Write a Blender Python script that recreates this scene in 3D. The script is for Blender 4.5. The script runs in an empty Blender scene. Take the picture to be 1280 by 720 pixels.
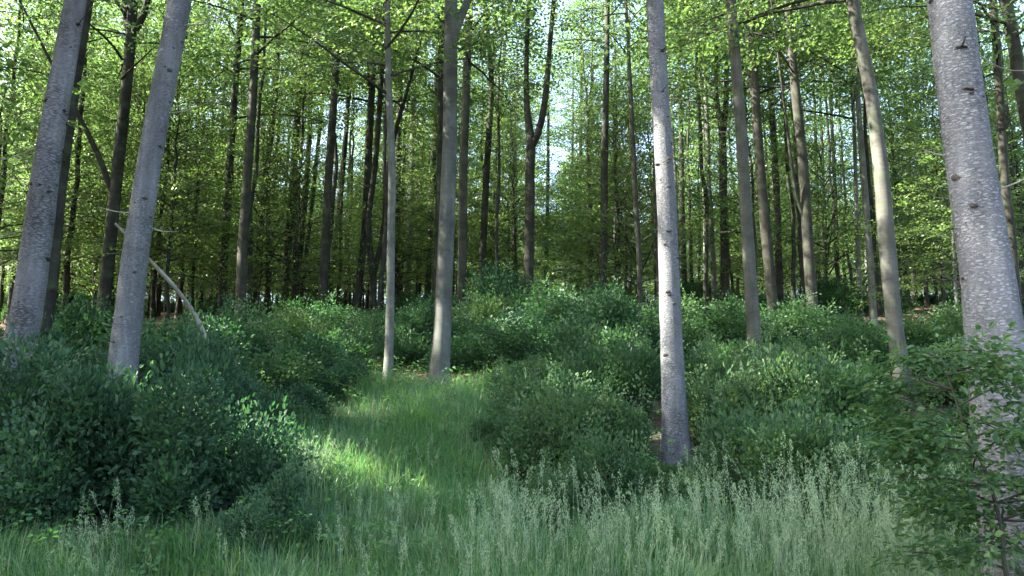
import bpy, math
import numpy as np
from mathutils import Vector, Matrix, Euler
R = math.radians
S = bpy.context.scene
COL = S.collection

# ------------------------------------------------------------------ camera, sky, sun, exposure
F = 1100.0; PITCH = R(10.0); EYE = 1.62
cam_d = bpy.data.cameras.new('camera'); cam = bpy.data.objects.new('camera', cam_d); COL.objects.link(cam)
cam.location = (0, 0, EYE); cam.rotation_euler = (R(90) + PITCH, 0, 0)
cam_d.sensor_width = 36.0; cam_d.lens = 36.0 * F / 1280.0; cam_d.clip_end = 2000; cam_d.clip_start = 0.1
S.camera = cam
SUN_EL = R(43); SUN_DIR = np.array([-0.985, -0.13, 0.0]); SUN_DIR /= np.linalg.norm(SUN_DIR)
SUN_DIR = np.array([SUN_DIR[0] * math.cos(SUN_EL), SUN_DIR[1] * math.cos(SUN_EL), math.sin(SUN_EL)])   # towards the sun
world = bpy.data.worlds.new('World'); S.world = world; world.use_nodes = True
wn = world.node_tree.nodes; bg = wn['Background']
sky = wn.new('ShaderNodeTexSky'); sky.sky_type = 'NISHITA'; sky.sun_disc = False
sky.sun_elevation = SUN_EL; sky.sun_rotation = math.atan2(SUN_DIR[0], SUN_DIR[1])
sky.air_density = 1.0; sky.dust_density = 3.0; sky.ozone_density = 0.6
world.node_tree.links.new(sky.outputs[0], bg.inputs[0]); bg.inputs[1].default_value = 0.11
sun_d = bpy.data.lights.new('sun', 'SUN'); sun_d.energy = 5.0; sun_d.angle = R(0.55); sun_d.color = (1.0, 0.93, 0.80)
sun = bpy.data.objects.new('sun', sun_d); COL.objects.link(sun)
sun.rotation_euler = Vector(SUN_DIR).to_track_quat('Z', 'Y').to_euler()
S.view_settings.view_transform = 'Standard'; S.view_settings.look = 'None'; S.view_settings.gamma = 1.0
S.view_settings.exposure = 3.4
cy = S.cycles
cy.max_bounces = 8; cy.diffuse_bounces = 4; cy.glossy_bounces = 2; cy.transmission_bounces = 4; cy.transparent_max_bounces = 4
cy.caustics_reflective = False; cy.caustics_refractive = False; cy.sample_clamp_indirect = 6.0

# ------------------------------------------------------------------ terrain height and pixel geometry
def smooth(a, b, v):
    t = np.clip((v - a) / (b - a), 0, 1); return t * t * (3 - 2 * t)
_ys = np.linspace(-60, 700, 7601)
_sl = 0.245 * smooth(4.0, 9.0, _ys) - 0.075 * smooth(26, 34, _ys) - 0.17 * smooth(98, 125, _ys) - 0.05 * smooth(125, 150, _ys) + .05 * smooth(200, 300, _ys)
_zs = np.concatenate([[0], np.cumsum((_sl[1:] + _sl[:-1]) / 2 * np.diff(_ys))]); _zs -= np.interp(0, _ys, _zs)
def ground(x, y):
    x = np.asarray(x, float); y = np.asarray(y, float)
    z = np.interp(y, _ys, _zs)
    w = smooth(5, 12, y)
    return z + w * (0.10 * np.sin(x * 0.55 + 1.3) * np.cos(y * 0.42) + 0.05 * np.sin(x * 1.7 + y * 1.1) + .02 * x * smooth(10, 30, y) * np.exp(-np.abs(x) / 25))
FWD = np.array([0, math.cos(PITCH), math.sin(PITCH)]); UP = np.array([0, -math.sin(PITCH), math.cos(PITCH)]); RT = np.array([1.0, 0, 0])
def at(px, py, Y):                       # pixel of the photograph (1280x720) on the upright plane y = Y
    d = RT * ((px - 640) / F) + UP * ((360 - py) / F) + FWD
    t = Y / d[1]
    return np.array([0, 0, EYE]) + d * t, t
def gx(px, Y):
    return (px - 640) / F * Y * 1.0

# ------------------------------------------------------------------ mesh helpers (everything is quads)
class MB:
    def __init__(s): s.v = []; s.q = []; s.m = []; s.n = 0
    def add(s, v, q, mat=0):
        v = np.asarray(v, np.float32).reshape(-1, 3); q = np.asarray(q, np.int32).reshape(-1, 4)
        s.v.append(v); s.q.append(q + s.n); s.m.append(np.full(len(q), mat, np.int32)); s.n += len(v)
    def arrays(s):
        return np.concatenate(s.v), np.concatenate(s.q), np.concatenate(s.m)
    def mesh(s, name, mats, smooth_mats=(0,)):
        v, q, m = s.arrays()
        me = bpy.data.meshes.new(name)
        me.vertices.add(len(v)); me.vertices.foreach_set('co', v.ravel())
        me.loops.add(q.size); me.loops.foreach_set('vertex_index', q.ravel())
        me.polygons.add(len(q)); me.polygons.foreach_set('loop_start', np.arange(0, q.size, 4, dtype=np.int32))
        for x in mats: me.materials.append(x)
        me.polygons.foreach_set('material_index', m)
        me.polygons.foreach_set('use_smooth', np.isin(m, smooth_mats))
        me.update(calc_edges=True)
        return me
def unit(a):
    return a / np.maximum(np.linalg.norm(a, axis=-1, keepdims=True), 1e-9)
def tube(mb, pts, rad, n=8, mat=0, wob=0.0, rng=None, lobes=None):
    pts = np.asarray(pts, float); rad = np.asarray(rad, float); k = len(pts)
    t = np.empty_like(pts); t[1:-1] = pts[2:] - pts[:-2]; t[0] = pts[1] - pts[0]; t[-1] = pts[-1] - pts[-2]; t = unit(t)
    ref = np.array([1.0, 0, 0]) if abs(t[0][0]) < 0.8 else np.array([0, 1.0, 0])
    a = unit(np.cross(t, ref)); b = np.cross(t, a)
    th = np.linspace(0, 2 * np.pi, n, endpoint=False)
    r = np.repeat(rad[:, None], n, 1)
    if wob and rng is not None:
        hh = np.linspace(0, 1, k)[:, None]
        for _ in range(5):
            r = r * (1 + wob * 0.5 * np.sin(rng.integers(1, 4) * th[None] + rng.uniform(3, 40) * hh + rng.uniform(0, 7)))
    if lobes is not None: r = r * (1 + lobes[:, None] * (0.5 + 0.5 * np.sin(5 * th[None] + 0.7)))
    v = pts[:, None] + r[..., None] * (np.cos(th)[None, :, None] * a[:, None] + np.sin(th)[None, :, None] * b[:, None])
    i = np.arange(k - 1)[:, None] * n; j = np.arange(n)[None]; j2 = (j + 1) % n
    q = np.stack([i + j, i + j2, i + n + j2, i + n + j], -1)
    mb.add(v, q, mat)
def tube_cap(mb, c, nrm, r, n=8, mat=0): pass
def curve(pts, k):                       # Catmull-Rom through pts, k samples
    p = np.asarray(pts, float)
    if len(p) == 2: return p[0] + (p[1] - p[0]) * np.linspace(0, 1, k)[:, None]
    d = np.concatenate([[0], np.cumsum(np.linalg.norm(np.diff(p[:, :3], axis=0), axis=1))])
    q = np.vstack([2 * p[0] - p[1], p, 2 * p[-1] - p[-2]])
    s = np.linspace(0, d[-1], k); i = np.clip(np.searchsorted(d, s, 'right') - 1, 0, len(p) - 2)
    u = ((s - d[i]) / (d[i + 1] - d[i]))[:, None]
    p0, p1, p2, p3 = q[i], q[i + 1], q[i + 2], q[i + 3]
    return 0.5 * (2 * p1 + (p2 - p0) * u + (2 * p0 - 5 * p1 + 4 * p2 - p3) * u ** 2 + (3 * p1 - p0 - 3 * p2 + p3) * u ** 3)

LEAF4 = (np.array([[0, 0, 0], [.5, .34, .06], [1, 0, -.06], [.45, -.34, .06]]), np.array([[0, 1, 2, 3]]))
LEAF6 = (np.array([[0, 0, 0], [.28, .27, .05], [.68, .25, .06], [1, 0, -.12], [.68, -.25, .06], [.28, -.27, .05]]), np.array([[0, 3, 2, 1], [0, 5, 4, 3]]))
def place(shape, P, X, Z, s):            # many copies of a small shape: origin P, its x axis X, its z axis near Z, size s
    v, q = shape; X = unit(X); Y = unit(np.cross(Z, X)); Z = np.cross(X, Y)
    s = np.broadcast_to(np.asarray(s, float), (len(P),))[:, None, None]
    V = P[:, None] + s * (v[None, :, :1] * X[:, None] + v[None, :, 1:2] * Y[:, None] + v[None, :, 2:] * Z[:, None])
    Q = q[None] + (np.arange(len(P)) * len(v))[:, None, None]
    return V.reshape(-1, 3), Q.reshape(-1, 4)
def spray(rng, length, leaf, shape, nside=4, gap=0.085, jit=0.5):   # a flat twig of alternate leaves along +x
    P = []; D = []; 
    def run(o, d, L):
        n = max(2, int(L / gap))
        for i in range(1, n + 1):
            p = o + d * L * i / n; sd = 1 if i % 2 else -1
            a = sd * R(rng.uniform(35, 65)) if i < n else 0
            D.append([d[0] * math.cos(a) - d[1] * math.sin(a), d[0] * math.sin(a) + d[1] * math.cos(a), rng.normal(0, .2) - .08]); P.append(p + rng.normal(0, .012, 3))
    run(np.zeros(3), np.array([1.0, 0, -.06]), length)
    for k in range(nside):
        f = (k + 1) / (nside + 1.0); sd = 1 if k % 2 else -1; a = sd * R(rng.uniform(35, 55))
        run(np.array([length * f, 0, -.06 * length * f]), np.array([math.cos(a), math.sin(a), rng.normal(-.05, .06)]), length * (0.62 - .35 * f) * rng.uniform(.8, 1.2))
    P = np.array(P); D = np.array(D); n = len(P)
    Z = np.array([0, 0, 1.0]) + rng.normal(0, jit, (n, 3))
    return place(shape, P, D, Z, leaf * rng.uniform(.7, 1.2, n))
def scatter(mb, rng, protos, P, X, Z, s, mat):
    which = rng.integers(0, len(protos), len(P))
    for k, pr in enumerate(protos):
        i = which == k
        if i.any(): mb.add(*place(pr, P[i], X[i], Z[i], s[i]), mat)

# ------------------------------------------------------------------ materials
def new_mat(name):
    m = bpy.data.materials.new(name); m.use_nodes = True; nt = m.node_tree
    for n in list(nt.nodes): nt.nodes.remove(n)
    return m, nt, nt.nodes, nt.links, nt.nodes.new('ShaderNodeOutputMaterial')
def ramp(N, stops):
    r = N.new('ShaderNodeValToRGB'); e = r.color_ramp.elements
    while len(e) < len(stops): e.new(0.5)
    for el, (p, c) in zip(e, stops): el.position = p; el.color = (*c, 1)
    return r
def leaf_mat(name, cols, trans, tfac=0.42, rough=0.5, spec=0.25):
    m, nt, N, L, out = new_mat(name)
    g = N.new('ShaderNodeNewGeometry'); r = ramp(N, [(i / (len(cols) - 1), c) for i, c in enumerate(cols)])
    oi = N.new('ShaderNodeObjectInfo')
    mx = N.new('ShaderNodeMath'); mx.operation = 'MULTIPLY_ADD'; mx.inputs[1].default_value = .62
    ml = N.new('ShaderNodeMath'); ml.operation = 'MULTIPLY'; ml.inputs[1].default_value = .38
    L.new(oi.outputs['Random'], ml.inputs[0]); L.new(g.outputs['Random Per Island'], mx.inputs[0]); L.new(ml.outputs[0], mx.inputs[2])
    L.new(mx.outputs[0], r.inputs[0])
    p = N.new('ShaderNodeBsdfPrincipled'); p.inputs['Roughness'].default_value = rough; p.inputs['Specular IOR Level'].default_value = spec
    L.new(r.outputs[0], p.inputs['Base Color'])
    t = N.new('ShaderNodeBsdfTranslucent')
    mc = N.new('ShaderNodeMix'); mc.data_type = 'RGBA'; mc.blend_type = 'MULTIPLY'; mc.inputs['Factor'].default_value = 1
    L.new(r.outputs[0], mc.inputs['A']); mc.inputs['B'].default_value = (*trans, 1)
    L.new(mc.outputs['Result'], t.inputs[0])
    ms = N.new('ShaderNodeMixShader'); ms.inputs[0].default_value = tfac
    L.new(p.outputs[0], ms.inputs[1]); L.new(t.outputs[0], ms.inputs[2]); L.new(ms.outputs[0], out.inputs[0])
    return m
LEAF_BEECH = leaf_mat('beech_leaf', [(.036, .075, .028), (.055, .10, .034), (.075, .12, .04), (.105, .14, .05)], (2.3, 2.4, 1.7), .47, .38, .45)
LEAF_DARK = leaf_mat('dark_shrub_leaf', [(.014, .042, .024), (.030, .074, .038), (.048, .10, .048), (.085, .135, .06)], (1.5, 2.0, 1.0), .28, .58, .25)
LEAF_SHRUB = leaf_mat('shrub_leaf', [(.024, .058, .028), (.035, .08, .036), (.05, .10, .042), (.085, .125, .05)], (1.9, 2.1, 1.2), .36)
LEAF_SAP = leaf_mat('sapling_leaf', [(.026, .066, .03), (.038, .085, .034), (.055, .10, .036), (.16, .09, .035)], (2.0, 2.1, 1.1), .4)
LEAF_HERB = leaf_mat('herb_leaf', [(.04, .11, .045), (.06, .14, .05), (.085, .17, .06)], (1.8, 2.2, 1.1), .38)
NEEDLE = leaf_mat('spruce_needle', [(.018, .045, .022), (.03, .06, .026), (.04, .07, .03)], (1.2, 1.4, .8), .15)
GRASS = leaf_mat('grass_blade', [(.035, .105, .048), (.052, .14, .058), (.075, .16, .068), (.12, .185, .09), (.26, .25, .15)], (1.7, 2.1, 1.1), .38, .4)
SEED = leaf_mat('grass_seed_head', [(.15, .23, .14), (.19, .28, .17), (.25, .30, .20)], (1.5, 1.6, 1.2), .35, .6, .2)
LITTER = leaf_mat('fallen_leaf', [(.10, .05, .025), (.17, .085, .04), (.24, .13, .07)], (1.4, 1.2, 1.0), .15, .7, .2)
def bark_mat(name, dark, mid, lite, kind, vs=21, zs=2.6):
    m, nt, N, L, out = new_mat(name)
    tc = N.new('ShaderNodeTexCoord'); mp = N.new('ShaderNodeMapping'); L.new(tc.outputs['Object'], mp.inputs[0])
    p = N.new('ShaderNodeBsdfPrincipled'); p.inputs['Roughness'].default_value = .85; p.inputs['Specular IOR Level'].default_value = .2
    bp = N.new('ShaderNodeBump'); oi = N.new('ShaderNodeObjectInfo')
    big = N.new('ShaderNodeTexNoise'); big.inputs['Scale'].default_value = 2.2; big.inputs['Detail'].default_value = 5; L.new(tc.outputs['Object'], big.inputs[0])
    fine = N.new('ShaderNodeTexNoise'); fine.inputs['Detail'].default_value = 6; fine.inputs['Roughness'].default_value = .7
    L.new(mp.outputs[0], fine.inputs[0])
    if kind == 'spruce':
        mp.inputs['Scale'].default_value = (1, 1, zs)
        fine.inputs['Scale'].default_value = 15
        vo = N.new('ShaderNodeTexVoronoi'); vo.feature = 'DISTANCE_TO_EDGE'; vo.inputs['Scale'].default_value = vs
        wv = N.new('ShaderNodeMix'); wv.data_type = 'VECTOR'; wv.inputs['Factor'].default_value = .11
        L.new(mp.outputs[0], wv.inputs['A']); L.new(fine.outputs['Color'], wv.inputs['B']); L.new(wv.outputs['Result'], vo.inputs['Vector'])
        vr = N.new('ShaderNodeMapRange'); vr.inputs['From Max'].default_value = .22; L.new(vo.outputs['Distance'], vr.inputs['Value'])
        h = N.new('ShaderNodeMath'); h.operation = 'MULTIPLY_ADD'; h.inputs[1].default_value = .55; L.new(vr.outputs[0], h.inputs[0]); L.new(fine.outputs['Fac'], h.inputs[2])
        bp.inputs['Strength'].default_value = .9; bp.inputs['Distance'].default_value = .02
    else:
        mp.inputs['Scale'].default_value = (1, 1, 3.2)
        fine.inputs['Scale'].default_value = 7
        h = N.new('ShaderNodeMath'); h.operation = 'MULTIPLY'; h.inputs[1].default_value = 1.0; L.new(fine.outputs['Fac'], h.inputs[0])
        bp.inputs['Strength'].default_value = .35; bp.inputs['Distance'].default_value = .012
    L.new(h.outputs[0], bp.inputs['Height']); L.new(bp.outputs[0], p.inputs['Normal'])
    mixf = N.new('ShaderNodeMath'); mixf.operation = 'MULTIPLY_ADD'; mixf.inputs[1].default_value = .8 if kind == 'spruce' else .55
    b2 = N.new('ShaderNodeMath'); b2.operation = 'MULTIPLY_ADD'; b2.inputs[1].default_value = 1.1; b2.inputs[2].default_value = -.42
    L.new(big.outputs['Fac'], b2.inputs[0]); L.new(h.outputs[0], mixf.inputs[0]); L.new(b2.outputs[0], mixf.inputs[2])
    r = ramp(N, [(.18, dark), (.5, mid), (.85, lite)]); L.new(mixf.outputs[0], r.inputs[0])
    hs = N.new('ShaderNodeHueSaturation'); vr2 = N.new('ShaderNodeMapRange'); vr2.inputs['To Min'].default_value = .75; vr2.inputs['To Max'].default_value = 1.2
    L.new(oi.outputs['Random'], vr2.inputs['Value']); L.new(vr2.outputs[0], hs.inputs['Value']); L.new(r.outputs[0], hs.inputs['Color'])
    st = N.new('ShaderNodeTexNoise'); st.inputs['Scale'].default_value = 1.0; st.inputs['Detail'].default_value = 5; st.inputs['Roughness'].default_value = .6
    m2 = N.new('ShaderNodeMapping'); m2.inputs['Scale'].default_value = (6, 6, .7); L.new(tc.outputs['Object'], m2.inputs[0]); L.new(m2.outputs[0], st.inputs[0])
    sr = N.new('ShaderNodeMapRange'); sr.inputs['From Min'].default_value = .3; sr.inputs['From Max'].default_value = .7; sr.inputs['To Min'].default_value = .62; sr.inputs['To Max'].default_value = 1.28; L.new(st.outputs['Fac'], sr.inputs['Value'])
    vm = N.new('ShaderNodeMath'); vm.operation = 'MULTIPLY'; L.new(sr.outputs[0], vm.inputs[0]); L.new(vr2.outputs[0], vm.inputs[1]); L.new(vm.outputs[0], hs.inputs['Value'])
    # green algae and moss in soft patches
    mo = N.new('ShaderNodeMix'); mo.data_type = 'RGBA'; mr = N.new('ShaderNodeMapRange'); mr.inputs['From Min'].default_value = .5; mr.inputs['From Max'].default_value = .75; mr.inputs['To Max'].default_value = .5 if kind != 'spruce' else .18
    n3 = N.new('ShaderNodeTexNoise'); n3.inputs['Scale'].default_value = 1.3; n3.inputs['Detail'].default_value = 4; L.new(mp.outputs[0], n3.inputs[0])
    L.new(n3.outputs['Fac'], mr.inputs['Value']); L.new(mr.outputs[0], mo.inputs['Factor']); L.new(hs.outputs[0], mo.inputs['A']); mo.inputs['B'].default_value = (.07, .10, .05, 1)
    L.new(mo.outputs['Result'], p.inputs['Base Color']); L.new(p.outputs[0], out.inputs[0])
    return m
BARK_SPRUCE = bark_mat('spruce_bark', (.030, .031, .031), (.115, .121, .128), (.185, .194, .204), 'spruce')
BARK_FLAKY = bark_mat('flaky_spruce_bark', (.022, .022, .022), (.11, .114, .122), (.25, .255, .27), 'spruce', 13, 3.6)
BARK_BEECH = bark_mat('beech_bark', (.018, .018, .015), (.040, .040, .033), (.085, .082, .07), 'beech')
BARK_PALE = bark_mat('pale_beech_bark', (.06, .066, .058), (.125, .133, .12), (.21, .215, .20), 'beech')
BARK_GREY = bark_mat('grey_beech_bark', (.04, .04, .034), (.082, .083, .072), (.145, .143, .128), 'beech')
BARK_KNOT = bark_mat('knot_bark', (.015, .014, .014), (.035, .032, .032), (.07, .065, .06), 'spruce')
DEADWOOD = bark_mat('dead_wood', (.16, .15, .13), (.32, .30, .26), (.48, .45, .40), 'beech')
def soil():
    m, nt, N, L, out = new_mat('forest_floor')
    tc = N.new('ShaderNodeTexCoord'); n = N.new('ShaderNodeTexNoise'); n.inputs['Scale'].default_value = .5; n.inputs['Detail'].default_value = 10; L.new(tc.outputs['Object'], n.inputs[0])
    f = N.new('ShaderNodeTexVoronoi'); f.inputs['Scale'].default_value = 14; L.new(tc.outputs['Object'], f.inputs['Vector'])
    r = ramp(N, [(.35, (.03, .04, .018)), (.5, (.06, .042, .025)), (.62, (.11, .06, .034))]); L.new(n.outputs['Fac'], r.inputs[0])
    mx = N.new('ShaderNodeMix'); mx.data_type = 'RGBA'; mx.blend_type = 'MULTIPLY'; mx.inputs['Factor'].default_value = .6; L.new(r.outputs[0], mx.inputs['A']); L.new(f.outputs['Color'], mx.inputs['B'])
    p = N.new('ShaderNodeBsdfPrincipled'); p.inputs['Roughness'].default_value = .95; L.new(mx.outputs['Result'], p.inputs['Base Color'])
    b = N.new('ShaderNodeBump'); b.inputs['Strength'].default_value = .8; b.inputs['Distance'].default_value = .05; L.new(f.outputs['Distance'], b.inputs['Height']); L.new(b.outputs[0], p.inputs['Normal'])
    L.new(p.outputs[0], out.inputs[0]); return m
SOIL = soil()

# ------------------------------------------------------------------ things
def tag(o, label, cat, group=None, kind=None):
    if label: o['label'] = label
    if cat: o['category'] = cat
    if group: o['group'] = group
    if kind: o['kind'] = kind
def root_at(name, loc, label, cat, group=None):
    o = bpy.data.objects.new(name, None); o.empty_display_size = .3; COL.objects.link(o); o.location = loc
    tag(o, label, cat, group); return o
def child(name, me, parent, loc=(0, 0, 0), rot=(0, 0, 0), sc=1.0):
    o = bpy.data.objects.new(name, me); COL.objects.link(o); o.parent = parent; o.location = loc; o.rotation_euler = rot
    o.scale = (sc, sc, sc) if not hasattr(sc, '__len__') else sc
    return o

# ground: one sheet to the horizon
gy = np.concatenate([np.linspace(-600, -20, 30), np.linspace(-18, 90, 217), np.linspace(95, 700, 60)])
gxx = np.concatenate([np.linspace(-700, -50, 30), np.linspace(-48, 48, 161), np.linspace(50, 700, 30)])
XX, YY = np.meshgrid(gxx, gy); ZZ = ground(XX, np.clip(YY, -59, 699))
mb = MB(); nx = len(gxx); i = (np.arange(len(gy) - 1)[:, None] * nx + np.arange(nx - 1)[None])
mb.add(np.stack([XX, YY, ZZ], -1), np.stack([i, i + 1, i + nx + 1, i + nx], -1))
g = bpy.data.objects.new('ground', mb.mesh('ground', [SOIL])); COL.objects.link(g); g['kind'] = 'structure'

# ------------------------------------------------------------------ crowns
def beech_crown(seed, H, hmin, Rm, nlimb, leaf=.115, leaf_shape=LEAF4, sub_gap=.42, sp_gap=.33, low=1.0, mats=None, mb=None, wood=True):
    rng = np.random.default_rng(seed); mb = mb or MB()
    protos = [spray(rng, .66, leaf, leaf_shape, 5, .095) for _ in range(6)]
    SP = []; SX = []
    for k in range(nlimb):
        u = (k + rng.uniform(0, 1)) / nlimb; h = hmin + (H - hmin) * u ** .9; rel = (h - hmin) / (H - hmin)
        L = (Rm * (1 - rel) ** .65 * rng.uniform(.55, 1.1) + .7) * (low + (1 - low) * min(1, rel * 3))
        az = k * 2.39996 + rng.normal(0, .5); el = R(18 + 40 * rel + rng.normal(0, 9)); droop = R(22 + 10 * rel)
        n = 7; p = [np.array([0, 0, h])]; d_az = az
        for j in range(n):
            e = el - droop * (j / n) * 1.2; d_az += rng.normal(0, .09)
            p.append(p[-1] + L / n * np.array([math.cos(d_az) * math.cos(e), math.sin(d_az) * math.cos(e), math.sin(e)]))
        p = np.array(p); r0 = .009 + .008 * L
        if wood: tube(mb, p, np.linspace(r0, .006, n + 1), 5, 1)
        m = max(3, int(L * .8 / sub_gap))
        for j in range(m):
            s = .2 + .8 * (j + rng.uniform(.2, 1)) / m; s = min(s, .99); idx = s * n; a = int(idx); fr = idx - a; o = p[a] * (1 - fr) + p[a + 1] * fr
            d = unit(p[a + 1] - p[a]); sd = 1 if j % 2 else -1; an = sd * R(rng.uniform(35, 70)); c_, s_ = math.cos(an), math.sin(an)
            dd = unit(np.array([d[0] * c_ - d[1] * s_, d[0] * s_ + d[1] * c_, rng.normal(.05, .12)]))
            l2 = (.35 + .38 * L * (1.1 - .75 * s)) * rng.uniform(.7, 1.2)
            e2 = o + dd * l2 + np.array([0, 0, -.06 * l2])
            if wood and l2 > .5: tube(mb, [o, (o + e2) / 2 + rng.normal(0, .03, 3), e2], [.009, .007, .004], 3, 1)
            q = max(1, int(l2 / sp_gap))
            for w in range(q + 1):
                f = (w + .3) / (q + .3); b = o + (e2 - o) * f; an = (1 if w % 2 else -1) * R(rng.uniform(15, 60)) if w < q else 0
                c_, s_ = math.cos(an), math.sin(an)
                SP.append(b); SX.append([dd[0] * c_ - dd[1] * s_, dd[0] * s_ + dd[1] * c_, rng.normal(-.06, .28)])
    SP = np.array(SP); SX = np.array(SX)
    keep = np.ones(len(SP), bool)
    SZ = np.array([0, 0, 1.0]) + rng.normal(0, .42, (len(SP), 3))
    scatter(mb, rng, protos, SP, SX, SZ, rng.uniform(.75, 1.25, len(SP)), 0)
    return mb
def spruce_crown(seed, H, hmin, Rm):
    rng = np.random.default_rng(seed); mb = MB(); 
    strip = (np.array([[0, -.09, 0], [1, -.05, -.05], [1, .05, -.05], [0, .09, 0]]), np.array([[0, 1, 2, 3]]))
    P = []; X = []; s = []
    h = hmin
    while h < H - .3:
        rel = (h - hmin) / (H - hmin); L0 = Rm * (1 - rel) ** .8 + .3
        for k in range(6):
            az = rng.uniform(0, 6.283); L = L0 * rng.uniform(.7, 1.1); n = 6
            hd = np.array([math.cos(az), math.sin(az), 0]); side = np.array([-hd[1], hd[0], 0])
            pts = np.array([[0, 0, h]]) + np.linspace(0, 1, n + 1)[:, None] * L * hd + np.stack([0 * np.linspace(0, 1, n + 1)] * 2 + [-.25 * L * np.linspace(0, 1, n + 1) ** 1.3], -1)
            tube(mb, pts, np.linspace(.02 + .005 * L, .006, n + 1), 4, 1)
            for j in range(int(L / .14)):
                f = rng.uniform(.1, 1); idx = f * n; a = min(int(idx), n - 1); o = pts[a] + (pts[a + 1] - pts[a]) * (idx - a)
                for sd in (-1, 1):
                    P.append(o); X.append(hd * .6 + side * sd * rng.uniform(.5, 1) + np.array([0, 0, rng.normal(-.25, .15)])); s.append(rng.uniform(.3, .55) * (1.1 - .5 * f))
        h += rng.uniform(.35, .55)
    P = np.array(P); X = np.array(X)
    mb.add(*place(strip, P, X, np.array([0, 0, 1.0]) + rng.normal(0, .3, P.shape), np.array(s)), 0)
    return mb
CM = [LEAF_BEECH, BARK_BEECH]
CROWN_HIGH = [beech_crown(100 + k, 21, 7.0 + .5 * (k % 3), 3.6, 43).mesh('beech_crown', CM, (1,)) for k in range(5)]
CROWN_MID = [beech_crown(200 + k, 18, 4.6 + .5 * (k % 3), 3.5, 50).mesh('beech_crown', CM, (1,)) for k in range(4)]
CROWN_LOW = [beech_crown(300 + k, 13, 2.2 + .4 * k, 3.2, 54, .125).mesh('beech_crown', CM, (1,)) for k in range(4)]
CROWN_SLIM = [beech_crown(350 + k, 18, 8.5 + k, 2.0, 26).mesh('slim_crown', CM, (1,)) for k in range(4)]
CROWN_YOUNG = [beech_crown(400 + k, 6.0, 1.0, 2.0, 44, .09, LEAF4, .38, .3).mesh('young_beech_crown', CM, (1,)) for k in range(3)]
CROWN_SPRUCE = [spruce_crown(500 + k, 27, 13.0 + k, 3.4).mesh('spruce_crown', [NEEDLE, BARK_SPRUCE], (1,)) for k in range(2)]

# ------------------------------------------------------------------ trees seen one by one in the photograph
def trunk_path(pix, Y, H, rng):
    """pix: (px, py, width px) from low to high -> points above the base, radii, base point"""
    P = []; r = []
    for px, py, w in pix:
        p, t = at(px, py, Y); P.append(p); r.append(w * t / F / 2)
    P = np.array(P); r = np.array(r)
    d = P[min(1, len(P) - 1)] - P[0] if len(P) > 1 else np.array([0, 0, 1.0]); sl = d[:2] / max(d[2], .3); sl = np.clip(sl, -.35, .35)
    zb = float(ground(P[0][0], P[0][1])); 
    for _ in range(3):
        bx = P[0][0] - sl[0] * max(0, P[0][2] - zb); zb = float(ground(bx, Y))
    base = np.array([bx, Y, zb])
    pts = [base + [0, 0, -.15]] if P[0][2] < zb + .3 else [base + [0, 0, -.15], base * .5 + P[0] * .5]
    rr = [r[0] * 1.12] if len(pts) == 1 else [r[0] * 1.14, r[0] * 1.05]
    use = [k for k in range(len(P)) if P[k][2] > pts[-1][2] + .2]
    for k in use: pts.append(P[k]); rr.append(r[k])
    d = pts[-1] - pts[-2]; sl = d[:2] / max(d[2], .3); top = base[2] + H
    while pts[-1][2] < top - .5:
        st = min(3.0, top - pts[-1][2]); sl = sl * .8 + rng.normal(0, .012, 2)
        pts.append(pts[-1] + np.array([sl[0] * st, sl[1] * st, st])); left = max(0, (top - pts[-1][2]) / H); rr.append(max(.02, min(rr[-1] * .93, rr[-1] * (left / (left + st / H)) ** .5)))
    return base, np.array(pts) - base, np.array(rr)
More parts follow.
